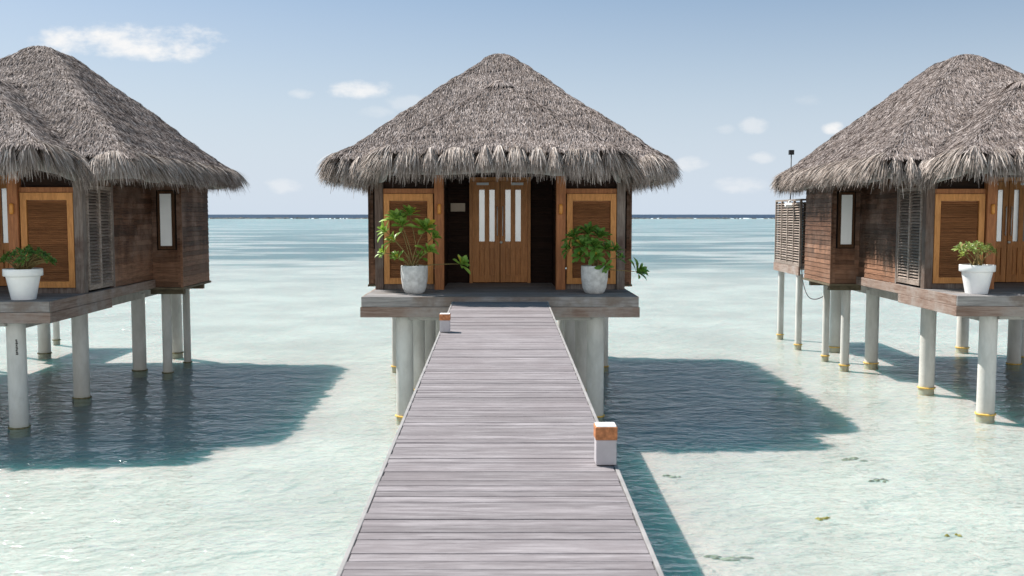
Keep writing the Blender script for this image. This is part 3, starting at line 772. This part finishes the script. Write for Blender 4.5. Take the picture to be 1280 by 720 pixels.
def shrub(Y, potpx, clusters, mleaf, label, group, L=.34, W=.14, potkind='round', r=.285, h=.585, seed=1):
    random.seed(seed)
    pc = P(potpx, 350, Y); O = (pc.x, Y, DZ); root = empty('potted_plant', O)
    (pot_round if potkind == 'round' else pot_rim)(root, pc.x, Y, r, h, M['concretepot'] if potkind == 'round' else M['ceramic'], O)
    gs = MB(); gl = MB(); base = Vector((pc.x, Y, DZ + h * .86))
    for (px, py, dY, n, sc, ax) in clusters:
        c = P(px, py, Y + dY); b0 = base + Vector((random.uniform(-.1, .1), random.uniform(-.08, .08), 0))
        d = c - b0; bl = Vector((-d.x * .15, 0, abs(d.z) * .10 + .02 if abs(d.x) > d.z else 0)) + Vector((random.uniform(-.03, .03), random.uniform(-.03, .03), 0))
        gs.tube(curve(b0, c, bl), .013, .007)
        rosette(gl, c, int(n * 1.25), L * sc, W * sc, ax)
    gs.build('stem', M['stem'], root, O); gl.build('foliage', M[mleaf], root, O)
    tag(root, label, 'potted plant', group)
    return root
GP = 'potted plants on the hut decks'
shrub(20.82, 518, [(497, 275, 0, 20, 1.1, (-.1, -.35, 1)), (512, 268, .1, 16, 1.0, (.2, -.2, 1)), (531, 287, -.05, 20, 1.15, (.25, -.4, 1)), (482, 289, .05, 13, .9, (-.7, -.3, .7)),
                  (492, 300, -.05, 12, .8, (-.5, -.4, .8)), (503, 282, -.1, 12, .9, (0, -.6, .8)), (497, 322, -.1, 11, .75, (-.3, -.5, .8)), (480, 316, .1, 11, .75, (-.7, -.3, .5)), (535, 314, -.1, 13, .85, (.4, -.4, .8)),
                  (526, 321, .05, 9, .7, (.1, -.5, .9)), (576, 330, -.1, 15, .95, (.55, -.55, .6)), (541, 297, .1, 10, .8, (.6, -.3, .7))],
      'leaf', 'tall sparse leafy shrub in the grey concrete pot left of the jetty end', GP, seed=3)
shrub(20.82, 743, [(718, 297, 0, 18, 1.0, (-.5, -.3, .8)), (735, 291, 0, 18, 1.0, (-.1, -.3, 1)), (749, 296, -.05, 18, 1.0, (.2, -.4, 1)), (712, 310, -.05, 15, .9, (-.8, -.3, .5)), (728, 307, -.12, 17, 1.0, (-.1, -.7, .7)),
                  (742, 308, -.12, 17, 1.0, (.1, -.7, .7)), (757, 311, -.05, 15, .9, (.5, -.4, .7)), (726, 320, -.12, 13, .9, (-.4, -.6, .4)), (768, 312, .05, 13, .85, (.6, -.2, .8)), (744, 320, -.15, 13, .85, (.1, -.8, .4)),
                  (757, 332, -.25, 8, .75, (.2, -.8, -.3)), (797, 340, -.05, 17, 1.05, (.7, -.3, .45)), (773, 322, 0, 8, .7, (.6, -.3, .4))],
      'leafdark', 'bushy green shrub in the stained concrete pot right of the jetty end', GP, seed=5)
random.seed(11)
cl = []
for k in range(60):
    a = random.uniform(0, 6.28); r_ = random.random() ** .6
    cl.append((33 + 33 * r_ * math.cos(a), 322 - 15 * (1 - r_ * r_) * random.uniform(.5, 1.1) + 5 * r_, .42 * r_ * math.sin(a), 9, random.uniform(.65, .95), (math.cos(a) * r_, math.sin(a) * r_ - .2, .9)))
shrub(19.38, 29, cl, 'leafmound', 'low dense green mound in a white rimmed pot on the left hut deck', GP, .15, .06, 'rim', .362, .60, 21)
random.seed(12)
cl = []
for k in range(17):
    a = k * 2.4; r_ = math.sqrt((k + .5) / 17)
    cl.append((1219 + 26 * r_ * math.cos(a), 316 - 8 * (1 - r_ * r_) + random.uniform(-4, 4), .38 * r_ * math.sin(a), 17, random.uniform(.8, 1.1), (math.cos(a) * r_ * .8, math.sin(a) * r_ * .8 - .2, .9)))
shrub(20.85, 1221, cl, 'leafsucc', 'pale green succulent rosettes in a white rimmed pot on the right hut deck', GP, .155, .046, 'rim', .352, .60, 22)

# ------------------------------------------------------------------ small things by the right hut
HX = 12.62
O = (HX - 2.68, 34.2, DZ); mast = empty('lamp_mast', O)
g = MB(); g.tube([(O[0], O[1], DZ - .005), (O[0], O[1], 6.25)], .022, .018, 8); g.build('pole', M['black'], mast, O)
g = MB(); g.box(O[0] - .085, O[0] + .085, O[1] - .06, O[1] + .06, 6.2, 6.36); g.build('lamp_head', M['black'], mast, O, .01)
tag(mast, 'thin dark mast with a small black lamp box behind the right hut roof', 'mast')
O = (HX - 3.13, 32.3, 4.4); fl = empty('floodlight', O)
g = MB(); g.tube([(O[0] + .0, O[1], 4.62), (O[0] - .14, O[1], 4.60), (O[0] - .2, O[1] - .1, 4.5)], .022, .02, 8); g.build('bracket', M['whitepaint'], fl, O)
g = MB(); g.box(-.11, .11, -.07, .07, -.05, .05, Matrix.Translation((O[0] - .2, O[1] - .14, 4.47)) @ Matrix.Rotation(R(35), 4, 'X')); g.build('lamp_head', M['whitepaint'], fl, O, .01)
tag(fl, 'small white floodlight on a bracket at the top of the balcony screen', 'floodlight')
g = MB(); pts_ = [(HX - 3.16, 31.2, 4.35), (HX - 3.16, 31.2, 3.2), (HX - 3.16, 31.15, 2.4), (HX - 3.17, 30.9, 1.98), (HX - 3.17, 30.4, 1.66), (HX - 3.1, 29.9, 1.62), (HX - 3.0, 29.4, 1.78), (HX - 2.9, 29.12, 2.05)]
fine = []
for i in range(len(pts_) - 1):
    p0, p1, p2, p3 = [Vector(pts_[max(0, min(len(pts_) - 1, i + q))]) for q in (-1, 0, 1, 2)]
    for k in range(6):
        u = k / 6; fine.append(.5 * ((2 * p1) + (p2 - p0) * u + (2 * p0 - 5 * p1 + 4 * p2 - p3) * u * u + (3 * p1 - p0 - 3 * p2 + p3) * u ** 3))
g.tube(fine, .014, .014, 7)
tag(g.build('cable', M['black']), 'dark cable hanging in a loop beneath the right hut balcony', 'cable')

# things lying on the sea bed
def clump(px, py, sx, sy, m_, name, label, cat):
    d = P(px, py, 1.0) - Vector((0, 0, HC)); k = (BED + .02 - HC) / d.z
    c = Vector((0, 0, HC)) + d * k; g = MB()
    for i in range(7):
        p = c + Vector((random.gauss(0, sx), random.gauss(0, sy), 0)); rx, ry = sx * random.uniform(.3, .8), sy * random.uniform(.4, .9); n = 10; ph = random.uniform(0, 6)
        ring = [p + Vector((rx * math.cos(2 * math.pi * k / n) * random.uniform(.7, 1.2), ry * math.sin(2 * math.pi * k / n) * random.uniform(.7, 1.2), -.015)) for k in range(n)]
        mid_ = [p + (q - p) * .55 + Vector((0, 0, random.uniform(.006, .012))) for q in ring]
        g.add(ring + mid_ + [p + Vector((0, 0, .012))], [(k, (k + 1) % n, n + (k + 1) % n, n + k) for k in range(n)] + [(n + k, n + (k + 1) % n, 2 * n) for k in range(n)], True)
    o_ = g.build(name, m_, None, tuple(c)); o_.location = c
    tag(o_, label, cat, 'bits lying on the pale lagoon bed')
clump(1062, 573, .13, .06, M['weed'], 'seaweed', 'dark seaweed clump under water right of the middle hut shadow tip', 'seaweed')
clump(1092, 599, .10, .05, M['weed'], 'seaweed', 'small grey seaweed clump just below the shadow tip clump', 'seaweed')
clump(903, 697, .17, .05, M['weed'], 'seaweed', 'grey seaweed streak near the jetty shadow at the bottom', 'seaweed')
clump(1030, 648, .07, .04, M['deadleaf'], 'seaweed', 'tiny yellowish weed fragment in the sunlit water right of the jetty', 'seaweed')
clump(1193, 668, .05, .035, M['deadleaf'], 'dead_leaf', 'yellow brown dead leaf in sunlit water at lower right', 'leaf')
clump(838, 595, .10, .05, M['weed'], 'seaweed', 'dark weed patch at the corner of the shadow beside the jetty', 'seaweed')
